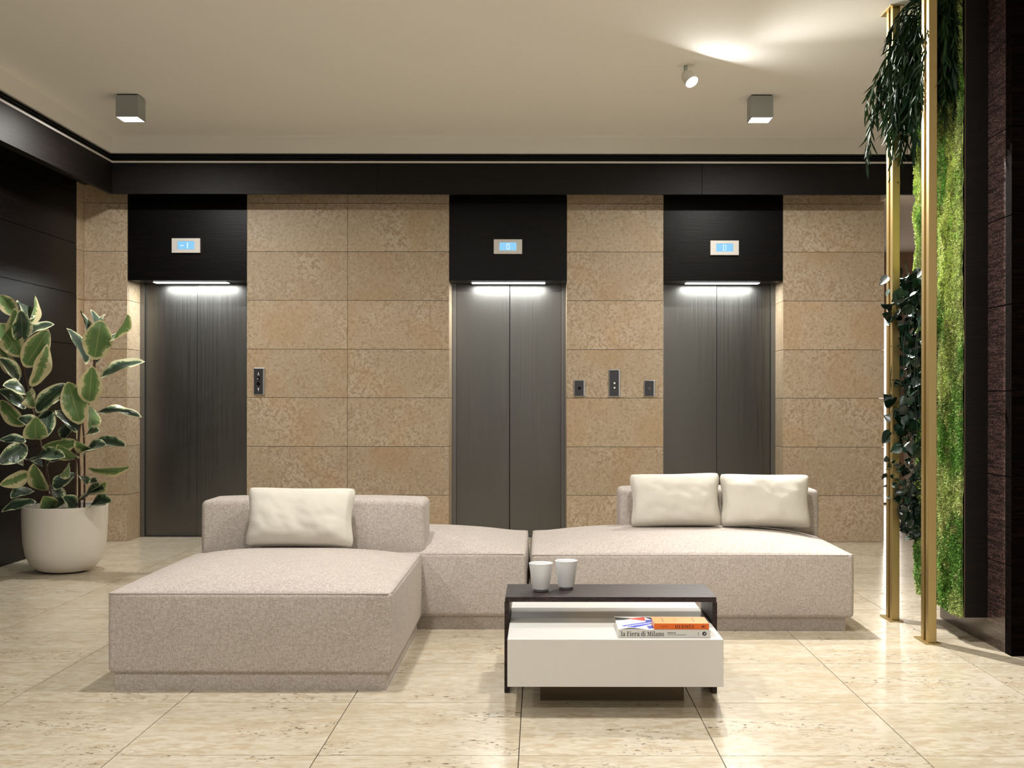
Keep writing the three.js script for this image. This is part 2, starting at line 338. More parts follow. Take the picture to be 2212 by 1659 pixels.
// adjustable spotlight
{
  const sx = XP(1480, 6.62), g = thing('ceiling_spotlight', 'small round adjustable ceiling spotlight shining at the green wall', 'spotlight', [sx, CEIL, -6.62]);
  const dir = V(0.40, -0.78, 0.48).normalize();
  const ring = new THREE.LatheGeometry([[0.0, -0.004], [0.048, -0.004], [0.055, 0]].map(p => new THREE.Vector2(...p)), 32);
  part('trim_ring', ring, mPaint, g);
  const arm = new THREE.CylinderGeometry(0.01, 0.01, 0.06, 12); part('arm', arm, mLampBody, g, [0.0, -0.034, 0]);
  const q = new THREE.Quaternion().setFromUnitVectors(V(0, -1, 0), dir);
  const head = new THREE.LatheGeometry([[0.0, 0.05], [0.025, 0.05], [0.036, 0.03], [0.04, -0.03], [0.037, -0.03], [0.034, -0.022], [0.0, -0.022]].map(p => new THREE.Vector2(...p)), 32);
  const c = V(0.02, -0.085, 0.02);
  const hm = part('head', head, mTrimMetal, g); hm.quaternion.copy(q); hm.position.copy(c);
  const lens = new THREE.CylinderGeometry(0.036, 0.036, 0.004, 32); const lm = part('lens', lens, mGlow, g); lm.quaternion.copy(q); lm.position.copy(c).addScaledVector(dir, 0.031);
  const L = new THREE.RectAreaLight(lin(1, 0.97, 0.92), LAMP.spot, 0.06, 0.06); L.name = 'lamp_light';
  L.position.copy(c).addScaledVector(dir, 0.036); g.add(L); g.updateMatrixWorld(true);
  L.quaternion.setFromUnitVectors(V(0, 0, -1), dir);
  const B = new THREE.SpotLight(lin(1, 0.97, 0.92), LAMP.beam, 0, 0.9, 0.75, 2); B.name = 'lamp_beam'; B.castShadow = true;
  B.position.copy(c).addScaledVector(dir, 0.045); B.target.position.copy(B.position).addScaledVector(V(0.95, -1.15, 1.2), 1); g.add(B); g.add(B.target);
}
// light strips under the lift lintels
const mStrip = new THREE.MeshStandardMaterial({ color: lin(0.9, 0.9, 0.9), emissive: COOL, emissiveIntensity: 6 });
LIFTS.forEach(([a, b], i) => {
  const xc = [XP(411, 8.85), XP(1098, 8.85), XP(1561, 8.85)][i];
  const g = thing('lintel_light', ['white light strip under the lintel of the lift beside the plant', 'white light strip under the lintel of the middle lift', 'white light strip under the lintel of the lift next to the corridor'][i], 'light', [xc, 1.976, -8.88], 'light strips above the lift doors');
  part('frame', uvBox(-0.29, 0.29, -0.004, 0, -0.055, 0.055), mJamb, g);
  part('diffuser', uvBox(-0.28, 0.28, -0.008, -0.003, -0.045, 0.045), mStrip, g);
  const L = new THREE.RectAreaLight(COOL, LAMP.strip, 0.56, 0.09); L.name = 'lamp_light'; L.position.set(0, -0.0095, 0); L.rotation.x = -Math.PI / 2; g.add(L);
});

// ---------------------------------------------------------------- sofa
// rounded box with own samples near the edges; deform(p) is applied last
function softBox(w, h, d, r, n, deform) {
  const line = (s) => { const a = [], hh = s / 2, m = 4; for (let i = 0; i <= m; i++) a.push(-hh + r * (i / m)); const k = Math.max(2, Math.round((s - 2 * r) / n)); for (let i = 1; i < k; i++) a.push(-hh + r + (s - 2 * r) * i / k); for (let i = 0; i <= m; i++) a.push(hh - r + r * (i / m)); return a; };
  const lx = line(w), ly = line(h), lz = line(d), pos = [], idx = [];
  const face = (A, B, f) => { const o = pos.length / 3; for (const b of B) for (const a of A) pos.push(...f(a, b)); for (let j = 0; j < B.length - 1; j++) for (let i = 0; i < A.length - 1; i++) { const p = o + j * A.length + i, q = p + A.length; idx.push(p, p + 1, q, p + 1, q + 1, q); } };
  face(lx, ly, (a, b) => [a, b, d / 2]); face(lx, ly, (a, b) => [-a, b, -d / 2]);
  face(lz, ly, (a, b) => [w / 2, b, -a]); face(lz, ly, (a, b) => [-w / 2, b, a]);
  face(lx, lz, (a, b) => [a, h / 2, -b]); face(lx, lz, (a, b) => [a, -h / 2, b]);
  const p = V(), q = V(), hx = w / 2 - r, hy = h / 2 - r, hz = d / 2 - r;
  for (let i = 0; i < pos.length; i += 3) {
    p.set(pos[i], pos[i + 1], pos[i + 2]);
    q.set(Math.max(-hx, Math.min(hx, p.x)), Math.max(-hy, Math.min(hy, p.y)), Math.max(-hz, Math.min(hz, p.z)));
    p.sub(q); if (p.length() > 1e-9) p.setLength(r); p.add(q);
    if (deform) deform(p);
    pos[i] = p.x; pos[i + 1] = p.y; pos[i + 2] = p.z;
  }
  let g = new THREE.BufferGeometry(); g.setAttribute('position', new THREE.Float32BufferAttribute(pos, 3)); g.setIndex(idx);
  g = mergeVertices(g, 1e-5); g.computeVertexNormals();
  g = g.toNonIndexed();
  const nn = g.attributes.normal.clone(); g.computeVertexNormals(); metreUV(g); g.setAttribute('normal', nn);
  return g;
}
function tubeAlong(pts, r, closed = true) { return new THREE.TubeGeometry(new THREE.CatmullRomCurve3(pts, closed, 'catmullrom', 0.1), pts.length * 2, r, 5, closed); }
function sofaSeat(label, x0, x1, d0, d1, top, inset, crown, name) {
  const base = 0.066, w = x1 - x0, dp = d1 - d0, h = top - base;
  const g = thing(name, label, name === 'sofa' ? 'sofa' : 'ottoman', [(x0 + x1) / 2, 0, -(d0 + d1) / 2]);
  const deform = (p) => {
    const u = p.x / (w / 2), v = p.z / (dp / 2), t = p.y / (h / 2);
    const sx = 1 - Math.pow(Math.abs(u), 4), sz = 1 - Math.pow(Math.abs(v), 4), sy = 1 - t * t;
    if (p.y > h / 2 - 0.03) p.y += crown * (1 - Math.pow(Math.abs(u), 3.4)) * (1 - Math.pow(Math.abs(v), 4)) * ((p.y - h / 2 + 0.03) / 0.03);
    p.x += Math.sign(u) * 0.012 * sy * sz * Math.pow(Math.abs(u), 3); p.z += Math.sign(v) * 0.012 * sy * sx * Math.pow(Math.abs(v), 3);
  };
  part('cushion', softBox(w, h, dp, 0.018, 0.06, deform), mLinen, g, [0, base + h / 2, 0]);
  part('plinth', uvBox(-w / 2 + inset, w / 2 - inset, 0, base + 0.004, -dp / 2 + inset, dp / 2 - inset), mLinen, g);
  const pts = [], N = 14, e = 0.004; const X = w / 2 - e, Z = dp / 2 - e;
  for (let i = 0; i < N; i++) pts.push(V(-X + 2 * X * i / N, 0, Z)); for (let i = 0; i < N; i++) pts.push(V(X, 0, Z - 2 * Z * i / N));
  for (let i = 0; i < N; i++) pts.push(V(X - 2 * X * i / N, 0, -Z)); for (let i = 0; i < N; i++) pts.push(V(-X, 0, -Z + 2 * Z * i / N));
  part('piping', tubeAlong(pts, 0.0028), mLinen, g, [0, top - 0.0045, 0]);
  return g;
}
sofaSeat('large grey beige upholstered square ottoman pushed up to the sofa', -1.592, -0.545, 4.262, 5.362, 0.364, 0.02, 0.06, 'ottoman');
const sofaA = sofaSeat('grey beige sofa module with a single cream pillow, behind the ottoman', -1.58, -0.060, 5.388, 6.35, 0.36, 0.03, 0.062, 'sofa');
const sofaB = sofaSeat('long grey beige sofa module with two cream pillows, behind the coffee table', -0.036, 1.462, 5.36, 6.35, 0.36, 0.032, 0.062, 'sofa');
function backrest(sofa, x0, x1, d0, d1, y0, y1) {
  const w = x1 - x0, h = y1 - y0, dp = d1 - d0;
  const g = new THREE.Group(); g.name = 'backrest'; g.position.set((x0 + x1) / 2, y0, -(d0 + d1) / 2).sub(sofa.position); sofa.add(g);
  const R = 0.026;
  const geo = softBox(w, h, dp, R, 0.05, p => { const u = p.x / (w / 2), t = p.y / (h / 2), v = p.z / (dp / 2); p.z += Math.sign(v) * 0.012 * (1 - u ** 4) * (1 - t * t) * Math.abs(v) ** 3; p.y += (t > 0.5 ? 0.008 * (1 - u ** 4) : 0); });
  part('upholstery', geo, mLinen, g, [0, h / 2, 0]);
  const pts = [], X = w / 2 - 0.002, Y = h / 2 - 0.004, q = 0.028, N = 10;
  const arc = (cx, cy, a0) => { for (let i = 0; i <= 4; i++) { const a = a0 + i / 4 * Math.PI / 2; pts.push(V(cx + q * Math.cos(a), cy + q * Math.sin(a), 0)); } };
  arc(X - q, Y - q, 0); for (let i = 1; i < N; i++) pts.push(V(X - q - 2 * (X - q) * i / N, Y + 0.006 * (1 - Math.pow(2 * i / N - 1, 4)), 0)); arc(-X + q, Y - q, Math.PI / 2); arc(-X + q, -Y + q, Math.PI); arc(X - q, -Y + q, Math.PI * 1.5);
  part('piping', tubeAlong(pts, 0.003), mLinen, g, [0, h / 2, dp / 2 - 0.022]);
}
backrest(sofaA, -1.582, -0.536, 5.40, 5.67, 0.338, 0.603);
backrest(sofaB, 0.425, 1.478, 6.10, 6.36, 0.338, 0.603);

function pillowGeo(w, h, t, sd) {
  const NU = 36, NV = 24, pos = [], idx = [];
  const out = (s) => { const o = pos.length / 3;
    for (let j = 0; j <= NV; j++) for (let i = 0; i <= NU; i++) {
      const u = -1 + 2 * i / NU, v = -1 + 2 * j / NV;
      const pinU = 1 - 0.075 * (1 - v * v) ** 2 * Math.abs(u) ** 4, pinV = 1 - 0.055 * (1 - u * u) * Math.abs(v) ** 4;
      const puff = Math.pow(Math.max(0, (1 - Math.pow(Math.abs(u), 3.4)) * (1 - Math.pow(Math.abs(v), 2.8))), 0.45);
      const wr = (fbm((u + 1) / 2, (v + 1) / 2, 5, 4, 3, sd) - 0.5) * 0.03 * puff;
      const corner = 1 - 0.055 * Math.pow(Math.abs(u * v), 5);
      pos.push(u * w / 2 * pinU * corner, v * h / 2 * pinV * corner, s * (puff * t / 2 + 0.006) + wr);
    }
    for (let j = 0; j < NV; j++) for (let i = 0; i < NU; i++) { const a = o + j * (NU + 1) + i, b = a + NU + 1; if (s > 0) idx.push(a, a + 1, b, a + 1, b + 1, b); else idx.push(a, b, a + 1, a + 1, b, b + 1); } };
  out(1); out(-1);
  const M = NU + 1, O = M * (NV + 1); // rim
  const rim = []; for (let i = 0; i < NU; i++) rim.push(i); for (let j = 0; j < NV; j++) rim.push(j * M + NU); for (let i = NU; i > 0; i--) rim.push(NV * M + i); for (let j = NV; j > 0; j--) rim.push(j * M);
  for (let k = 0; k < rim.length; k++) { const a = rim[k], b = rim[(k + 1) % rim.length]; idx.push(a, O + a, b, b, O + a, O + b); }
  let g = new THREE.BufferGeometry(); g.setAttribute('position', new THREE.Float32BufferAttribute(pos, 3)); g.setIndex(idx); g.computeVertexNormals(); metreUV(g); return g;
}
function pillow(label, cx, y, d, w, h, t, lean, roll, sd) {
  const g = thing('throw_pillow', label, 'cushion', [cx, y, -d]);
  const m = part('cover', pillowGeo(w, h, t, sd), mPillow, g); m.rotation.set(-lean, 0, roll, 'XYZ'); m.position.y = h / 2 * Math.cos(lean) + 0.012;
}
pillow('cream throw pillow standing alone behind the ottoman', XP(651.5, 5.3), 0.39, 5.285, 0.50, 0.28, 0.165, 0.24, -0.008, 201);
pillow('cream throw pillow against the backrest, on the side of the coffee table cups', XP(1458, 6.0), 0.406, 5.985, 0.474, 0.285, 0.17, 0.2, 0.02, 233);
pillow('cream throw pillow against the backrest, on the side of the brass poles', XP(1651, 6.0), 0.405, 5.98, 0.472, 0.283, 0.17, 0.2, -0.01, 251);

// ---------------------------------------------------------------- coffee table, cups, books
const TT = 0.353, BT = 0.2587;
{
  const g = thing('coffee_table', 'low coffee table with a white box drawer through a dark wood arch', 'table', [0.263, 0, -4.39]);
  const ox = 0.263, oz = -4.39, b = (x0, x1, y0, y1, z0, z1, k = 0) => uvBox(x0 - ox, x1 - ox, y0, y1, z0 - oz, z1 - oz, k, k);
  const d0 = 4.243, d1 = 4.54, xa = -0.127, xb = 0.654;
  part('arch_top', b(xa + 0.003, xb - 0.003, TT - 0.018, TT, -d1, -d0, 0.1), mWenge, g);
  part('arch_side', b(xa, xa + 0.0175, 0.002, TT - 0.0185, -d1, -d0, 0.3), mWenge, g);
  part('arch_side', b(xb - 0.0175, xb, 0.002, TT - 0.0185, -d1, -d0, 0.5), mWenge, g);
  const box = softBox(0.7395, 0.163, 0.88, 0.0025, 0.3); part('white_box', box, mWhiteLac, g, [0.2615 - ox, BT - 0.0815, -4.39 - oz]);
  part('plinth', b(XP(1168, 4.14), XP(1478, 4.14), 0, BT - 0.163, -4.64, -4.14), mBronze, g);
}
function cup(label, px, d, rTop, h) {
  const g = thing('cup', label, 'cup', [XP(px, d), TT, -d], 'white cups on the coffee table');
  const rb = rTop * 0.70;
  const prof = [[0, 0.006], [rb - 0.006, 0.006], [rb, 0.011], [rTop, h - 0.001], [rTop - 0.001, h], [rTop - 0.004, h], [rTop - 0.005, h - 0.002], [rb - 0.005, 0.016], [0, 0.014]].map(p => new THREE.Vector2(...p));
  part('body', new THREE.LatheGeometry(prof, 48), mCeramic, g);
  const foot = [[0, 0], [rb - 0.004, 0], [rb - 0.002, 0.003], [rb - 0.005, 0.0062], [0, 0.0062]].map(p => new THREE.Vector2(...p));
  part('foot', new THREE.LatheGeometry(foot, 40), new THREE.MeshStandardMaterial({ color: lin(0.12, 0.12, 0.13), roughness: 0.4 }), g);
}
cup('white tapered cup on the coffee table nearer the table edge', 1169, 4.375, 0.0455, 0.107);
cup('white tapered cup on the coffee table nearer the books', 1223.5, 4.43, 0.0440, 0.109);
function canvasTex(w, h, draw) { const c = document.createElement('canvas'); c.width = w; c.height = h; const x = c.getContext('2d'); draw(x, w, h); const t = new THREE.CanvasTexture(c); t.colorSpace = THREE.SRGBColorSpace; t.anisotropy = 8; return t; }
const mPaper = new THREE.MeshStandardMaterial({ color: lin(0.78, 0.75, 0.68), roughness: 0.8 });
function book(label, x0, x1, d0, d1, y, th, coverTex, spineTex, plain) {
  const w = x1 - x0, dp = d1 - d0, g = thing('book', label, 'book', [(x0 + x1) / 2, y, -(d0 + d1) / 2]);
  const mc = new THREE.MeshPhysicalMaterial({ map: coverTex, roughness: 0.35 }), ms = new THREE.MeshPhysicalMaterial({ map: spineTex, roughness: 0.35 }), mp = new THREE.MeshPhysicalMaterial({ color: plain, roughness: 0.35 });
  const t = 0.0025;
  part('pages', uvBox(-w / 2 + 0.004, w / 2 - 0.004, t, th - t, -dp / 2 + 0.004, dp / 2 - t), mPaper, g);
  const top = new THREE.BoxGeometry(w, t, dp); const mt = new THREE.Mesh(top, [mp, mp, mc, mp, mp, mp]); mt.name = 'front_cover'; mt.position.y = th - t / 2; mt.castShadow = mt.receiveShadow = true; g.add(mt);
  part('back_cover', uvBox(-w / 2, w / 2, 0, t, -dp / 2, dp / 2), mp, g);
  const sp = new THREE.BoxGeometry(w, th - 0.0006, t); const sm = new THREE.Mesh(sp, [mp, mp, mp, mp, ms, mp]); sm.name = 'spine'; sm.position.set(0, th / 2, dp / 2 + t / 2); sm.castShadow = sm.receiveShadow = true; g.add(sm);
}
const poly = (x, pts, f) => { x.fillStyle = f; x.beginPath(); pts.forEach((p, i) => i ? x.lineTo(...p) : x.moveTo(...p)); x.closePath(); x.fill(); };
const cov1 = canvasTex(1024, 768, (x, w, h) => {
  x.fillStyle = '#eceae6'; x.fillRect(0, 0, w, h);
  poly(x, [[0, 20], [0, 230], [90, 210], [230, 110]], '#23241f'); poly(x, [[150, 130], [350, 20], [350, 230], [330, 260]], '#d9402f');
  poly(x, [[350, 30], [420, 200], [520, 120], [520, 60]], '#1d1f3d'); poly(x, [[350, 200], [520, 180], [520, 330], [340, 330]], '#24308f');
  poly(x, [[30, 560], [190, 660], [520, 330], [520, 250], [330, 330]], '#2a3bb8');
  poly(x, [[330, 560], [480, 500], [500, 640], [340, 740]], '#2a36a5'); poly(x, [[480, 380], [560, 420], [540, 600], [470, 560]], '#3a1d2c');
  poly(x, [[10, 768], [120, 660], [180, 670], [320, 768]], '#262820'); poly(x, [[560, 30], [1000, 20], [1000, 200], [560, 180]], '#6f3f86');
  x.fillStyle = '#ece6dc'; for (const [a, b] of [[640, 60], [800, 60], [720, 110]]) { x.beginPath(); x.ellipse(a, b, 46, 34, 0, 0, 7); x.fill(); }
  x.strokeStyle = '#e9ecff'; x.lineWidth = 11; x.lineCap = 'round'; x.beginPath();
  for (let i = 0; i <= 60; i++) { const t = i / 60, px = 90 + t * 400, py = 590 - t * 290 + Math.sin(i * 1.7) * 20; i ? x.lineTo(px, py) : x.moveTo(px, py); } x.stroke();
});
const sp1 = canvasTex(2048, 190, (x, w, h) => {
  x.fillStyle = '#dcdad6'; x.fillRect(0, 0, w, h); x.fillStyle = '#2a2826'; x.textBaseline = 'middle';
  x.save(); x.translate(50, 100); x.scale(0.72, 1); x.font = 'bold 150px serif'; x.fillText('la Fiera di Milano', 0, 0); x.restore();
  x.fillStyle = '#4a4744'; let s = 5; const r = () => (s = (s * 16807) % 2147483647) / 2147483647;
  for (let k = 0, px = 1082; k < 9; k++) { x.fillRect(px, 62, 12 + r() * 8, 28); px += 22; }
  for (let k = 0, px = 1082; k < 26; k++) { const ww = 6 + r() * 10; x.fillRect(px, 112 + r() * 4, ww, 15); px += ww + 5; }
  x.fillRect(1770, 60, 14, 22); x.fillRect(1770, 90, 14, 22); x.fillRect(1770, 120, 14, 12);
  x.fillStyle = '#1c1c1c'; x.beginPath(); x.arc(1912, 92, 48, 0, 7); x.fill(); x.fillStyle = '#dcdad6'; x.beginPath(); x.arc(1912, 92, 20, 0.2, 2.6); x.lineTo(1945, 60); x.fill();
});
const cov2 = canvasTex(1024, 660, (x, w, h) => {
  x.fillStyle = '#f48a3c'; x.fillRect(0, 0, w, h); x.strokeStyle = '#3c1d12'; x.lineWidth = 16;
  for (const a of [190, 770]) { x.beginPath(); x.moveTo(a, 90); x.lineTo(a, 500); x.stroke(); }
  x.strokeStyle = '#b5401c'; x.lineWidth = 5; for (const [a, l] of [[395, 480], [415, 430], [435, 480], [458, 400], [520, 120]]) { x.beginPath(); x.moveTo(a, 120); x.lineTo(a, 120 + l * 0.8); x.stroke(); }
  x.fillStyle = '#c95a22'; x.fillRect(930, 260, 14, 60);
});
const sp2 = canvasTex(1024, 104, (x, w, h) => {
  x.fillStyle = '#ee7226'; x.fillRect(0, 0, w, h); x.fillStyle = '#5a1710'; x.textBaseline = 'middle'; x.font = 'bold 84px serif'; x.save(); x.translate(385, 56); x.scale(0.98, 1); x.fillText('HERMÈS', 0, 0); x.restore();
  x.fillStyle = '#8e2f14'; for (let k = 0; k < 10; k++) x.fillRect(120 + k * 14, 46, 9, 14);
  x.fillStyle = '#5a1710'; x.fillRect(880, 38, 12, 30); x.beginPath(); x.arc(915, 53, 18, 0, 7); x.fill(); x.fillRect(940, 38, 12, 30);
});
book('white book with blue and black shapes on the cover, under the orange book', XP(1337, 3.975), XP(1535.5, 3.975), 3.978, 4.21, BT, 0.0285, cov1, sp1, lin(0.7, 0.69, 0.67));
book('small orange book lying on the white book', XP(1414, 3.977), XP(1532.5, 3.977), 3.981, 4.098, BT + 0.0285, 0.0205, cov2, sp2, lin(0.8, 0.24, 0.05));

// ---------------------------------------------------------------- lift displays and switches
const mBezel = new THREE.MeshStandardMaterial({ color: lin(0.66, 0.63, 0.58), roughness: 0.45, metalness: 0.25 });
const seg = (x, y, s, ch, ctx) => { // seven segment digits
  const S = { '0': 'abcdef', '1': 'bc', '-': 'g' }[ch], w = s * 0.5, t = s * 0.11;
  const R = { a: [0, 0, w, t], b: [w - t, 0, t, s / 2], c: [w - t, s / 2, t, s / 2], d: [0, s - t, w, t], e: [0, s / 2, t, s / 2], f: [0, 0, t, s / 2], g: [0, s / 2 - t / 2, w, t] };
  for (const k of S) ctx.fillRect(x + R[k][0], y + R[k][1], R[k][2], R[k][3]);
};
[['-1', 403, 532, 'lift floor display reading minus one above the lift beside the plant'], ['0', 1097, 533.5, 'lift floor display reading zero above the middle lift'], ['0', 1564, 535.5, 'lift floor display reading zero above the lift next to the corridor']].forEach(([txt, px, py, label], i) => {
  const d = DW + 0.004, w = 61 * d / F, h = 31 * d / F;
  const g = thing('floor_display', label, 'display', [XP(px, d), YP(py, d), -d], i ? 'floor displays reading zero' : undefined);
  const t = canvasTex(256, 128, (x) => { x.fillStyle = '#86c8f2'; x.fillRect(0, 0, 256, 128); x.fillStyle = '#dff4ff'; if (txt === '-1') { x.fillRect(36, 58, 54, 14); x.fillRect(140, 18, 16, 92); } else seg(106, 18, 92, '0', x); });
  const e = new THREE.MeshStandardMaterial({ color: 0x000000, emissive: 0xffffff, emissiveMap: t, emissiveIntensity: 1.25, roughness: 0.3 });
  const fr = [[-w / 2, w / 2, h * 0.30, h / 2], [-w / 2, w / 2, -h / 2, -h * 0.27], [-w / 2, -w * 0.30, -h * 0.27, h * 0.30], [w * 0.30, w / 2, -h * 0.27, h * 0.30]].map(([a, b, c, f]) => uvBox(a, b, c, f, 0, 0.022));
  part('bezel', mergeGeometries(fr), mBezel, g);
  const s = part('screen', new THREE.BoxGeometry(w * 0.6, h * 0.57, 0.01), e, g); s.position.set(0, h * 0.015, 0.008);
  e.emissiveMap = t;
});
const mPlate = new THREE.MeshPhysicalMaterial({ color: lin(0.055, 0.055, 0.062), roughness: 0.35, metalness: 0.5 });
const mPlateEdge = new THREE.MeshStandardMaterial({ color: lin(0.5, 0.5, 0.5), roughness: 0.35, metalness: 0.8 });
const mMark = new THREE.MeshStandardMaterial({ color: lin(0.55, 0.55, 0.54), roughness: 0.5 });
const mBtn = new THREE.MeshPhysicalMaterial({ color: lin(0.004, 0.004, 0.004), roughness: 0.12 });
const mBtnLit = new THREE.MeshStandardMaterial({ color: lin(0.75, 0.73, 0.66), roughness: 0.15, metalness: 0.6 });
function plate(g, w, h) {
  part('plate_edge', softBox(w, h, 0.014, 0.004, 0.05), mPlateEdge, g, [0, 0, 0.007]);
  part('plate_face', softBox(w * 0.80, h * 0.95, 0.006, 0.002, 0.05), mPlate, g, [-w * 0.05, 0, 0.0135]);
}
const arrowGeo = (s, up) => { const sh = new THREE.Shape(); const k = up ? 1 : -1; sh.moveTo(0, s * k); sh.lineTo(s * 0.55, -s * k); sh.lineTo(0, -s * 0.55 * k); sh.lineTo(-s * 0.55, -s * k); sh.closePath(); return new THREE.ExtrudeGeometry(sh, { depth: 0.001, bevelEnabled: false }); };
{
  const g = thing('call_panel', 'dark lift call panel with arrows on the wide stone pier', 'switch', [XP(560.5, DW), YP(824.5, DW), -DW]);
  plate(g, 0.083, 0.205);
  part('arrow_mark', arrowGeo(0.0145, true), mMark, g, [-0.004, 0.058, 0.0166]); part('arrow_mark', arrowGeo(0.0145, false), mMark, g, [-0.004, -0.062, 0.0166]);
  for (const [y, lit] of [[0.022, 1], [-0.019, 0]]) { const c = new THREE.CylinderGeometry(0.0125, 0.0125, 0.005, 24); c.rotateX(Math.PI / 2); const b = part('button', c, mBtn, g, [-0.004, y, 0.0175]); if (lit) { const h = new THREE.CylinderGeometry(0.006, 0.006, 0.002, 16); h.rotateX(Math.PI / 2); part('button_face', h, mBtnLit, b, [-0.004, -0.003, 0.003]); } }
  const g2 = thing('call_panel', 'dark lift call panel between the two small key switches', 'switch', [XP(1327.5, DW), YP(827.5, DW), -DW]);
  plate(g2, 0.088, 0.207);
  for (const y of [0.0, -0.035]) { const c = new THREE.CylinderGeometry(0.0125, 0.0125, 0.005, 24); c.rotateX(Math.PI / 2); const b = part('button', c, mBtn, g2, [-0.002, y, 0.0175]); const h = new THREE.CylinderGeometry(0.008, 0.008, 0.002, 16); h.rotateX(Math.PI / 2); part('button_face', h, mBtnLit, b, [0, 0, 0.003]); }
}
for (const [px, label] of [[1252, 'small dark key switch plate on the stone pier beside the middle lift'], [1403, 'small dark key switch plate on the stone pier beside the lift near the corridor']]) {
  const g = thing('key_switch', label, 'switch', [XP(px, DW), YP(838.5, DW), -DW], 'key switches on the stone pier');
  plate(g, 0.085, 0.122);
  const c = new THREE.CylinderGeometry(0.011, 0.011, 0.004, 20); c.rotateX(Math.PI / 2); part('keyhole', c, mBtn, g, [-0.002, 0, 0.0172]);
}

// ---------------------------------------------------------------- brass poles
function pole(label, d0, d1, dB, dA) {
  const g = thing('brass_pole', label, 'pole', [1.735, 0, -(d0 + d1) / 2], 'pair of brass poles');
  const zc = -(d0 + d1) / 2;
  part('base_plate', uvBox(-0.033, 0.033, 0, 0.006, -d1 - zc, -d0 - zc), mBrass, g);
  part('top_plate', uvBox(-0.033, 0.033, CEIL - 0.006, CEIL, -d1 - zc, -d0 - zc), mBrass, g);
  for (const d of [dB, dA]) { const b = softBox(0.037, CEIL - 0.012, 0.034, 0.002, 1.0); part('bar', b, mBrass, g, [0.0015, CEIL / 2, -d - 0.017 - zc]); }
}
pole('gold brass double bar pole nearer the lift wall', 5.604, 5.772, 5.625, 5.69);
pole('gold brass double bar pole in front of the moss panel', 5.086, 5.245, 5.10, 5.165);

// ---------------------------------------------------------------- green wall
const MX = 1.885, MD0 = 5.113, MD1 = 5.72, MY0 = 0.115;
{
  const g = thing('moss_panel', 'tall moss covered green wall panel on the dark column', 'moss panel', [MX, MY0, -MD0]);
  part('backing', uvBox(0, XC - MX - 0.001, 0, CEIL - MY0 - 0.001, -(MD1 - MD0), 0), mWoodDull, g);
  part('edge_bead', uvBox(-0.004, 0, 0, CEIL - MY0 - 0.001, -0.004, 0), mBronze, g);
  const NU = 40, NV = 180, pos = [], uv = [], idx = [], col = [];
  const hgt = (u, v) => 0.006 + 0.052 * (0.3 + 0.7 * sstep(0, 0.16, u)) * Math.max(0, fbm(u, v, 6, 28, 4, 301) - 0.28);
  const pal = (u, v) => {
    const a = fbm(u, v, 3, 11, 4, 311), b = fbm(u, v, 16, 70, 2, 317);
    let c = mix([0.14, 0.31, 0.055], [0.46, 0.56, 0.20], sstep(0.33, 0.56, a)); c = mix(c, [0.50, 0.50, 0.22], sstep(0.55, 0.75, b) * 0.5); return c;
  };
  const Wd = MD1 - MD0, Hh = CEIL - MY0;
  for (let j = 0; j <= NV; j++) for (let i = 0; i <= NU; i++) { const u = i / NU, v = j / NV; pos.push(-hgt(u, v), v * (Hh - 0.002), -u * Wd); uv.push(u, v); col.push(...pal(u, v).map(x => x * 0.85)); }  // bed colour darkened a little as painted shade between the tufts
  for (let j = 0; j < NV; j++) for (let i = 0; i < NU; i++) { const a = j * (NU + 1) + i, b = a + NU + 1; idx.push(a, a + 1, b, a + 1, b + 1, b); }
  const mg = new THREE.BufferGeometry(); mg.setAttribute('position', new THREE.Float32BufferAttribute(pos, 3)); mg.setAttribute('uv', new THREE.Float32BufferAttribute(uv, 2)); mg.setAttribute('color', new THREE.Float32BufferAttribute(col, 3)); mg.setIndex(idx); mg.computeVertexNormals();
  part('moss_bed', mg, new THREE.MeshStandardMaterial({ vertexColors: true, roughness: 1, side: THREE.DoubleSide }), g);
  // tufts
  const bl = [];
  for (let k = 0; k < 6; k++) { const a = k * 1.05 + 0.3, l = 0.5 + (k % 3) * 0.15; bl.push(0.0, 0, 0); bl.push(Math.cos(a) * 0.45 * l - Math.sin(a) * 0.12, l * 0.75, Math.sin(a) * 0.45 * l + Math.cos(a) * 0.12); bl.push(Math.cos(a) * 0.55 * l + Math.sin(a) * 0.12, l * 0.85, Math.sin(a) * 0.55 * l - Math.cos(a) * 0.12); }
  const tg = new THREE.BufferGeometry(); tg.setAttribute('position', new THREE.Float32BufferAttribute(bl, 3)); tg.computeVertexNormals();
  const N = 60000, im = new THREE.InstancedMesh(tg, new THREE.MeshStandardMaterial({ roughness: 0.95, side: THREE.DoubleSide }), N);
  const M = new THREE.Matrix4(), q = new THREE.Quaternion(), c = new THREE.Color();
  for (let i = 0; i < N; i++) {
    const u = rnd(), v = rnd(), nrm = V(-1, rr(-0.5, 0.7), rr(-0.6, 0.6)).normalize();
    q.setFromUnitVectors(V(0, 1, 0), nrm); q.multiply(new THREE.Quaternion().setFromAxisAngle(V(0, 1, 0), rnd() * 6.28));
    const s = rr(0.013, 0.029); M.compose(V(-hgt(u, v) + 0.002, v * (Hh - 0.02) + 0.008, -u * (Wd - 0.01) - 0.005), q, V(s, s, s)); im.setMatrixAt(i, M);
    const p = pal(u, v), k = rr(0.55, 1.4); c.setRGB(p[0] * k, p[1] * k, p[2] * k); im.setColorAt(i, c);
  }
  im.name = 'moss'; im.userData.kind = 'stuff'; im.castShadow = im.receiveShadow = true; g.add(im);
}
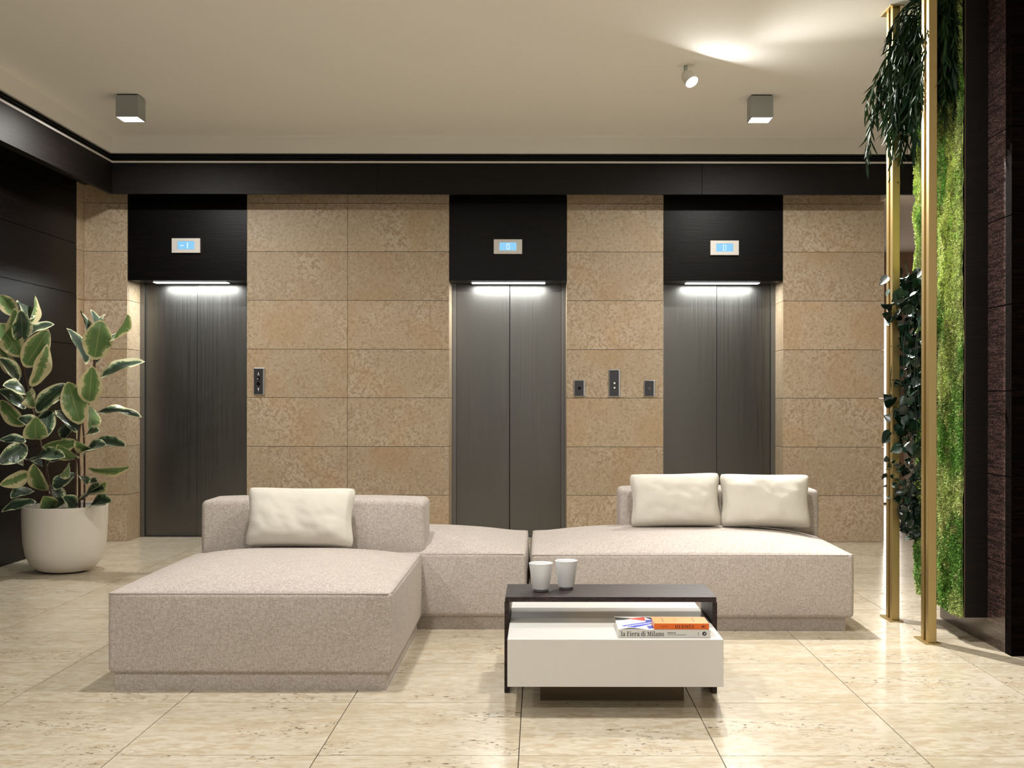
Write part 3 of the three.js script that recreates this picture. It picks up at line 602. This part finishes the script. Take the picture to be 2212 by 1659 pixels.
// blade leaf: thin pointed leaf along +y from the origin, unit length
function blade(w, bend, n = 4) {
  const pos = [], idx = [];
  for (let i = 0; i <= n; i++) { const t = i / n, hw = w * Math.sin(Math.PI * Math.min(1, 0.08 + t * 0.92)) ** 0.8, y = t, z = bend * t * t; pos.push(-hw, y, z, hw, y, z); }
  for (let i = 0; i < n; i++) { const a = i * 2; idx.push(a, a + 1, a + 2, a + 1, a + 3, a + 2); }
  const g = new THREE.BufferGeometry(); g.setAttribute('position', new THREE.Float32BufferAttribute(pos, 3)); g.setIndex(idx); g.computeVertexNormals(); return g;
}
function orient(g, o, dir, s, roll) {
  const q = new THREE.Quaternion().setFromUnitVectors(V(0, 1, 0), dir.clone().normalize()).multiply(new THREE.Quaternion().setFromAxisAngle(V(0, 1, 0), roll));
  return g.clone().applyMatrix4(new THREE.Matrix4().compose(o, q, V(s, s, s)));
}
const blades = [blade(0.062, 0.18), blade(0.055, -0.22), blade(0.07, 0.06)];
const mFern = [[0.014, 0.034, 0.012], [0.022, 0.048, 0.016], [0.010, 0.026, 0.012]].map(c => new THREE.MeshPhysicalMaterial({ color: lin(...c), roughness: 0.6, specularIntensity: 0.25, side: THREE.DoubleSide }));
{
  const g = thing('hanging_plant', 'dark hanging plant with long narrow leaves at the top of the green wall', 'plant', [1.88, 2.72, -5.4]);
  function frond(o, reach, drop, dz, len) {
    const pts = [o, o.clone().add(V(-reach * 0.45, len * 0.10, dz * 0.3)), o.clone().add(V(-reach * 0.85, -drop * 0.3, dz * 0.7)), o.clone().add(V(-reach, -drop * 0.7, dz)), o.clone().add(V(-reach * 1.02, -drop, dz * 1.1))];
    const cv = new THREE.CatmullRomCurve3(pts), gs = [new THREE.TubeGeometry(cv, 14, 0.0016, 4).toNonIndexed()];
    gs[0].deleteAttribute('uv');
    const n = Math.round(15 + drop * 42);
    for (let i = 1; i <= n; i++) {
      const t = 0.18 + 0.82 * i / n, p = cv.getPoint(t), tn = cv.getTangent(t), sd = i % 2 ? 1 : -1;
      const side = V(rr(-0.6, 0.6), rr(-0.3, 0.3), sd * rr(0.4, 1)).addScaledVector(V(-1, 0, 0), rr(-0.5, 0.6));
      const dir = tn.clone().multiplyScalar(rr(0.7, 1.2)).addScaledVector(side, 0.55).add(V(0, -0.35, 0));
      gs.push(orient(blades[i % 3], p, dir, rr(0.055, 0.10), rnd() * 6.28).toNonIndexed());
    }
    const m = mergeGeometries(gs); part('frond', m, mFern[Math.floor(rnd() * 3)], g);
  }
  for (let k = 0; k < 150; k++) {
    const z = rr(-0.29, 0.27), y = rr(-0.16, 0.20), t = rnd();
    const near = (z + 0.29) / 0.54;
    frond(V(rr(-0.02, 0.02), y, z), rr(0.05, 0.26) * (1 - 0.4 * near) + 0.02, rr(0.14, 0.42) * (1 - 0.25 * near), rr(-0.08, 0.06), rr(0.2, 0.8));
  }
  for (let k = 0; k < 64; k++) frond(V(rr(-0.03, 0), rr(-0.05, 0.22), rr(0.05, 0.275)), rr(0.02, 0.10), rr(0.16, 0.36), rr(-0.05, 0.03), rr(0.1, 0.5));
  frond(V(-0.02, -0.12, -0.25), 0.25, 0.36, -0.02, 0.2);
}
// broad leaf geometry for ivy: short pointed heart
function heart(n = 5) {
  const pos = [], idx = [];
  for (let i = 0; i <= n; i++) { const t = i / n, hw = 0.46 * Math.pow(Math.sin(Math.PI * Math.pow(Math.min(1, 0.06 + 0.94 * t), 0.62)), 0.8); for (let k = -1; k <= 1; k++) pos.push(k * hw, t, -0.18 * t * t + Math.abs(k) * 0.10); }
  for (let i = 0; i < n; i++) for (let k = 0; k < 2; k++) { const a = i * 3 + k; idx.push(a, a + 1, a + 3, a + 1, a + 4, a + 3); }
  const g = new THREE.BufferGeometry(); g.setAttribute('position', new THREE.Float32BufferAttribute(pos, 3)); g.setIndex(idx); g.computeVertexNormals(); return g;
}
const heartG = heart();
const mIvy = [[0.005, 0.020, 0.010], [0.008, 0.032, 0.016], [0.004, 0.014, 0.008]].map(c => new THREE.MeshPhysicalMaterial({ color: lin(...c), roughness: 0.3, side: THREE.DoubleSide }));
function bush(name, label, y0, y1, n, s0, s1, half, zr, extra) {
  const g = thing(name, label, 'plant', [1.87, y0, -5.52]);
  const stems = [];
  for (let k = 0; k < 9; k++) { const z = rr(zr[0], zr[1]), pts = [V(0, y1 - y0 - rr(0, 0.1), z), V(-half * rr(0.3, 0.8), (y1 - y0) * 0.7, z + rr(-0.03, 0.03)), V(-half * rr(0.4, 0.9), (y1 - y0) * 0.35, z + rr(-0.04, 0.04)), V(-half * rr(0.2, 0.6), 0.02, z)]; const t = new THREE.TubeGeometry(new THREE.CatmullRomCurve3(pts), 12, 0.002, 4); stems.push(t); part('stem', t, mIvy[2], g); }
  for (let i = 0; i < n; i++) {
    const v = rnd(), prof = extra(v), z = rr(zr[0], zr[1]), rad = Math.sqrt(rnd()), ang = rnd() * Math.PI;
    const o = V(-half * prof * rad * Math.sin(ang) - 0.01, v * (y1 - y0), z + rr(-0.03, 0.03));
    const dir = V(rr(-1, 0.1), rr(-1.1, 0.5), rr(-0.9, 0.9)).normalize(), s = rr(s0, s1);
    const m = part('leaf', heartG, mIvy[i % 3], g); m.position.copy(o); m.scale.setScalar(s);
    m.quaternion.setFromUnitVectors(V(0, 1, 0), dir).multiply(new THREE.Quaternion().setFromAxisAngle(V(0, 1, 0), rnd() * 6.28));
  }
}
bush('trailing_ivy', 'dark glossy broad leaved ivy in the middle of the green wall', 0.84, 1.70, 295, 0.04, 0.075, 0.175, [-0.19, 0.13], v => 0.75 + 0.25 * Math.sin(v * 9) * (v < 0.9 ? 1 : 0.6));
bush('creeping_fig', 'dark small leaved creeper low on the green wall', 0.40, 0.80, 295, 0.022, 0.042, 0.165, [-0.19, 0.06], v => 0.35 + 0.65 * Math.min(1, v * 1.6));

// ---------------------------------------------------------------- rubber plant
{
  const PD = 7.22, px0 = 141, X0 = XP(px0, PD);
  const pot = thing('plant_pot', 'round cream plant pot on the floor by the dark panelled wall', 'pot', [X0, 0, -PD]);
  const prof = [[0, 0.008], [0.13, 0.008], [0.165, 0.018], [0.205, 0.055], [0.232, 0.115], [0.245, 0.19], [0.251, 0.30], [0.2535, 0.408], [0.252, 0.414], [0.246, 0.414], [0.244, 0.408], [0.238, 0.30], [0.0, 0.30]].map(p => new THREE.Vector2(...p));
  part('body', new THREE.LatheGeometry(prof, 64), mPot, pot);
  part('foot', new THREE.LatheGeometry([[0, 0], [0.105, 0], [0.11, 0.009], [0, 0.009]].map(p => new THREE.Vector2(...p)), 40), mPot, pot);
  part('soil', new THREE.CylinderGeometry(0.241, 0.241, 0.06, 48), new THREE.MeshStandardMaterial({ color: lin(0.02, 0.014, 0.01), roughness: 1 }), pot, [0, 0.345, 0]);
  const plant = thing('rubber_plant', 'variegated rubber plant with cream edged leaves in the cream pot', 'plant', [X0, 0.375, -PD]);
  const inv = V(-X0, -0.375, PD);
  const leafTex = (kind, sd) => tex(256, 256, (u, v) => {
    const x = Math.abs(u * 2 - 1), side = u < 0.5 ? 0 : 7;
    const jag = fbm(v + x * 0.12, side * 0.13 + 0.05, 14, 4, 3, sd) - 0.5, big = fbm(v, side * 0.1, 4, 3, 2, sd + 5) - 0.5;
    const endf = sstep(0, 0.12, v) * sstep(0, 0.10, 1 - v);
    const m = (1 - x) * endf + jag * 0.42 + big * 0.34;
    const thr = [0.18, 0.29, 0.42, 0.29, 0.40, 0.50][kind];
    const core = sstep(thr - 0.03, thr + 0.03, m), deep = sstep(thr + 0.18, thr + 0.24, m + (fbm(u, v, 9, 7, 2, sd + 9) - 0.5) * 0.35);
    const under = kind >= 3;
    const cream = under ? [0.80, 0.76, 0.58] : [0.86, 0.85, 0.70];
    const midc = under ? [0.47, 0.56, 0.33] : [0.34, 0.45, 0.30], deepc = under ? [0.36, 0.48, 0.25] : [0.10, 0.20, 0.12];
    let c = mix(cream, midc, core); c = mix(c, deepc, deep * core);
    const rib = 1 - sstep(0.01, 0.035, x); c = mix(c, under ? [0.68, 0.66, 0.42] : [0.45, 0.52, 0.34], rib * 0.8);
    const vein = 1 - sstep(0.03, 0.10, Math.abs(((v * 15 - x * 2.2) % 1 + 1) % 1 - 0.5)); return mix(c, midc, vein * 0.12);
  }, true);
  const mLeaf = [0, 1, 2, 3, 4, 5].map(k => new THREE.MeshPhysicalMaterial({ map: leafTex(k, 400 + k * 31), roughness: k < 3 ? 0.75 : 0.85, transmission: k < 3 ? 0.12 : 0.25, thickness: 0, clearcoat: k < 3 ? 0.7 : 0.15, clearcoatRoughness: 0.2, side: THREE.DoubleSide }));
  function leafGeo(arch, fold, wave) {
    const NT = 14, NS = 6, pos = [], uv = [], idx = [];
    for (let i = 0; i <= NT; i++) for (let k = 0; k <= NS; k++) {
      const t = i / NT, s = -1 + 2 * k / NS;
      let hw = 0.5 * Math.pow(Math.sin(Math.PI * Math.pow(Math.min(0.999, t * 0.97 + 0.015), 0.88)), 0.72); if (t > 0.95) hw *= (1 - (t - 0.95) / 0.05 * 0.85);
      pos.push(s * hw, t, arch * 4 * t * (1 - t) - arch * 0.8 * t * t + fold * Math.abs(s) * hw + wave * Math.sin(t * 11 + s * 2) * Math.abs(s) * hw); uv.push((s + 1) / 2, t);
    }
    for (let i = 0; i < NT; i++) for (let k = 0; k < NS; k++) { const a = i * (NS + 1) + k, b = a + NS + 1; idx.push(a, a + 1, b, a + 1, b + 1, b); }
    const g = new THREE.BufferGeometry(); g.setAttribute('position', new THREE.Float32BufferAttribute(pos, 3)); g.setAttribute('uv', new THREE.Float32BufferAttribute(uv, 2)); g.setIndex(idx); g.computeVertexNormals(); return g;
  }
  const leafG = [leafGeo(0.07, 0.18, 0.05), leafGeo(0.10, 0.10, 0.08), leafGeo(0.04, 0.28, 0.04), leafGeo(-0.05, 0.15, 0.06)];
  const mStem = new THREE.MeshStandardMaterial({ color: lin(0.075, 0.042, 0.026), roughness: 0.7 }), mPet = new THREE.MeshStandardMaterial({ color: lin(0.20, 0.17, 0.08), roughness: 0.6 });
  const S = PD / F; // metres per pixel at the plant
  // stems (pixel polylines)
  const stems = [[[172, 1118], [172, 1040], [170, 960], [176, 900], [192, 870], [203, 800], [205, 770]], [[182, 1120], [183, 1040], [182, 960], [180, 930], [176, 900]], [[108, 1118], [103, 1060], [94, 990], [82, 930], [70, 885], [58, 830], [48, 780], [46, 735]], [[120, 1118], [100, 1010], [86, 950], [78, 900]], [[165, 1118], [163, 1060], [164, 1000], [166, 950]]];
  const sd = [0.0, 0.03, 0.02, -0.02, -0.04];
  stems.forEach((st, i) => part('stem', new THREE.TubeGeometry(new THREE.CatmullRomCurve3(st.map(([a, b], k) => P(a, b, PD + sd[i] + 0.01 * Math.sin(k * 1.3 + i)).add(inv))), 30, i % 2 ? 0.006 : 0.0085, 7), mStem, plant));
  // leaves: base px, tip px, width px, kind, depth sign at the tip, depth of base, shape
  const LV = [
    [204, 778, 218, 692, 56, 3, 0, -0.03, 0], [187, 735, 175, 673, 16, 1, 1, 0.05, 2], [206, 728, 197, 668, 22, 0, 1, 0.06, 2], [215, 735, 219, 678, 26, 2, 1, 0.05, 1], [238, 735, 277, 681, 16, 3, -1, 0.0, 2], [209, 787, 253, 717, 17, 0, 1, 0.02, 1], [186, 788, 145, 709, 22, 0, 1, 0, 2],
    [192, 872, 199, 792, 46, 4, -1, -0.04, 0], [215, 818, 311, 779, 22, 2, 0, 0, 0], [207, 893, 306, 897, 16, 1, 0, -0.02, 1], [174, 917, 146, 825, 50, 3, -1, -0.05, 0], [191, 932, 197, 876, 27, 3, 1, -0.01, 2], [165, 936, 123, 884, 30, 0, 1, 0.03, 0], [186, 941, 212, 931, 13, 1, -1, -0.03, 1],
    [193, 962, 271, 962, 19, 0, -1, -0.03, 0], [201, 974, 163, 956, 19, 4, -1, -0.05, 0], [182, 983, 226, 961, 12, 0, -1, -0.05, 0], [190, 1012, 283, 1011, 18, 4, 0, -0.02, 0], [183, 1066, 228, 1044, 14, 4, -1, -0.04, 0], [180, 1081, 225, 1055, 10, 0, -1, -0.04, 2], [192, 1099, 238, 1082, 16, 0, -1, -0.06, 0], [188, 1046, 209, 1041, 8, 0, -1, -0.04, 0], [172, 1029, 189, 1046, 14, 0, -1, -0.04, 0],
    [54, 794, 104, 713, 48, 3, 0, -0.04, 0], [67, 836, 105, 746, 32, 5, -1, -0.06, 1], [44, 772, -8, 698, 46, 4, -1, -0.03, 0], [60, 692, 44, 651, 27, 0, 1, 0.05, 1], [62, 702, 76, 637, 17, 5, 1, 0.06, 2], [46, 738, 45, 674, 38, 0, -1, 0.0, 1], [20, 718, 32, 670, 30, 5, 1, 0.05, 0], [36, 684, -10, 638, 32, 4, 0, 0.04, 0], [48, 728, 115, 699, 19, 1, 0, 0.04, 1],
    [45, 816, -12, 748, 30, 5, 1, 0.03, 0], [40, 826, -10, 774, 24, 1, 1, 0.0, 2], [54, 848, 10, 832, 24, 1, -1, -0.06, 1], [62, 846, 73, 880, 28, 5, -1, -0.06, 1], [78, 892, 144, 829, 33, 1, 0, -0.02, 0], [100, 946, 104, 884, 38, 0, 1, 0.0, 0], [77, 950, 77, 904, 45, 3, -1, -0.09, 0], [53, 921, -8, 866, 32, 4, 0, -0.03, 0],
    [56, 882, -6, 843, 26, 0, 1, 0.05, 0], [58, 964, -14, 1002, 38, 0, -1, -0.05, 1], [63, 1024, 1, 1049, 30, 5, -1, -0.05, 0], [96, 1061, 71, 1005, 32, 4, -1, -0.07, 0], [74, 993, 137, 984, 22, 0, -1, -0.06, 1], [166, 955, 92, 968, 28, 3, -1, 0.0, 0], [56, 956, -8, 950, 18, 0, 0, 0.04, 0], [166, 992, 124, 964, 24, 3, -1, 0.01, 0], [130, 1031, 151, 1004, 17, 3, 1, 0.0, 2],
    [78, 1085, 3, 1104, 19, 0, -1, -0.05, 1], [111, 1101, 95, 1075, 38, 3, -1, -0.10, 0], [118, 1099, 141, 1082, 19, 0, -1, -0.06, 0], [166, 1099, 139, 1075, 27, 0, -1, -0.05, 1],
    [90, 930, 40, 905, 26, 0, 1, 0.08, 0], [110, 1000, 150, 975, 26, 0, 1, 0.08, 0], [100, 1010, 60, 990, 26, 0, 1, 0.07, 0], [120, 1060, 160, 1020, 28, 0, 1, 0.08, 0], [90, 880, 125, 860, 24, 0, 1, 0.08, 0], [130, 1090, 100, 1045, 28, 0, 1, 0.06, 0], [50, 1000, 10, 975, 26, 0, 1, 0.07, 0], [70, 1060, 25, 1075, 22, 0, 1, 0.05, 0], [140, 950, 165, 905, 24, 0, 1, 0.09, 0],
  ];
  LV.forEach(([bx, by, tx, ty, w, kind, ds, db, shape], i) => {
    if (tx < -2) tx = -2; const b = P(bx, by, PD + db), len2 = Math.hypot(tx - bx, ty - by) * S;
    const L = Math.max(len2, Math.min(0.25, len2 * 1.9)), dz = ds * Math.sqrt(Math.max(0, L * L - len2 * len2));
    let t = P(tx, ty, PD + db + dz); if (t.x < -3.37) t = P(tx, ty, PD + db - Math.abs(dz)); const axis = t.clone().sub(b), LL = axis.length(); axis.normalize();
    const view = b.clone().sub(V(0, EYE, 0)).normalize();
    w *= 1.1; const wTrue = Math.max(w * S, Math.min(0.125, LL * 0.52)), roll = Math.acos(Math.min(1, w * S / wTrue)) * (ty > by + 8 || Math.abs(ty - by) < 40 ? 1 : (i % 2 ? 1 : -1));
    let wd = new THREE.Vector3().crossVectors(axis, view).normalize(), nm = new THREE.Vector3().crossVectors(wd, axis).normalize();
    if (nm.dot(view) > 0) { nm.negate(); wd.negate(); }
    // tip the face towards up for flat lying leaves
    let up = roll; const c1 = nm.clone().applyAxisAngle(axis, up), c2 = nm.clone().applyAxisAngle(axis, -up);
    const a = (kind < 3 ? c1.y > c2.y : c1.y < c2.y) ? up : -up;
    nm.applyAxisAngle(axis, a); wd.applyAxisAngle(axis, a);
    const m = part('leaf', leafG[shape], mLeaf[kind], plant);
    const M = new THREE.Matrix4().makeBasis(wd.clone().multiplyScalar(wTrue), axis.clone().multiplyScalar(LL), nm.clone().multiplyScalar(LL * 0.8));
    M.setPosition(b.add(inv)); M.decompose(m.position, m.quaternion, m.scale);
  });
}
shade(scene);
renderer.render(scene, camera);
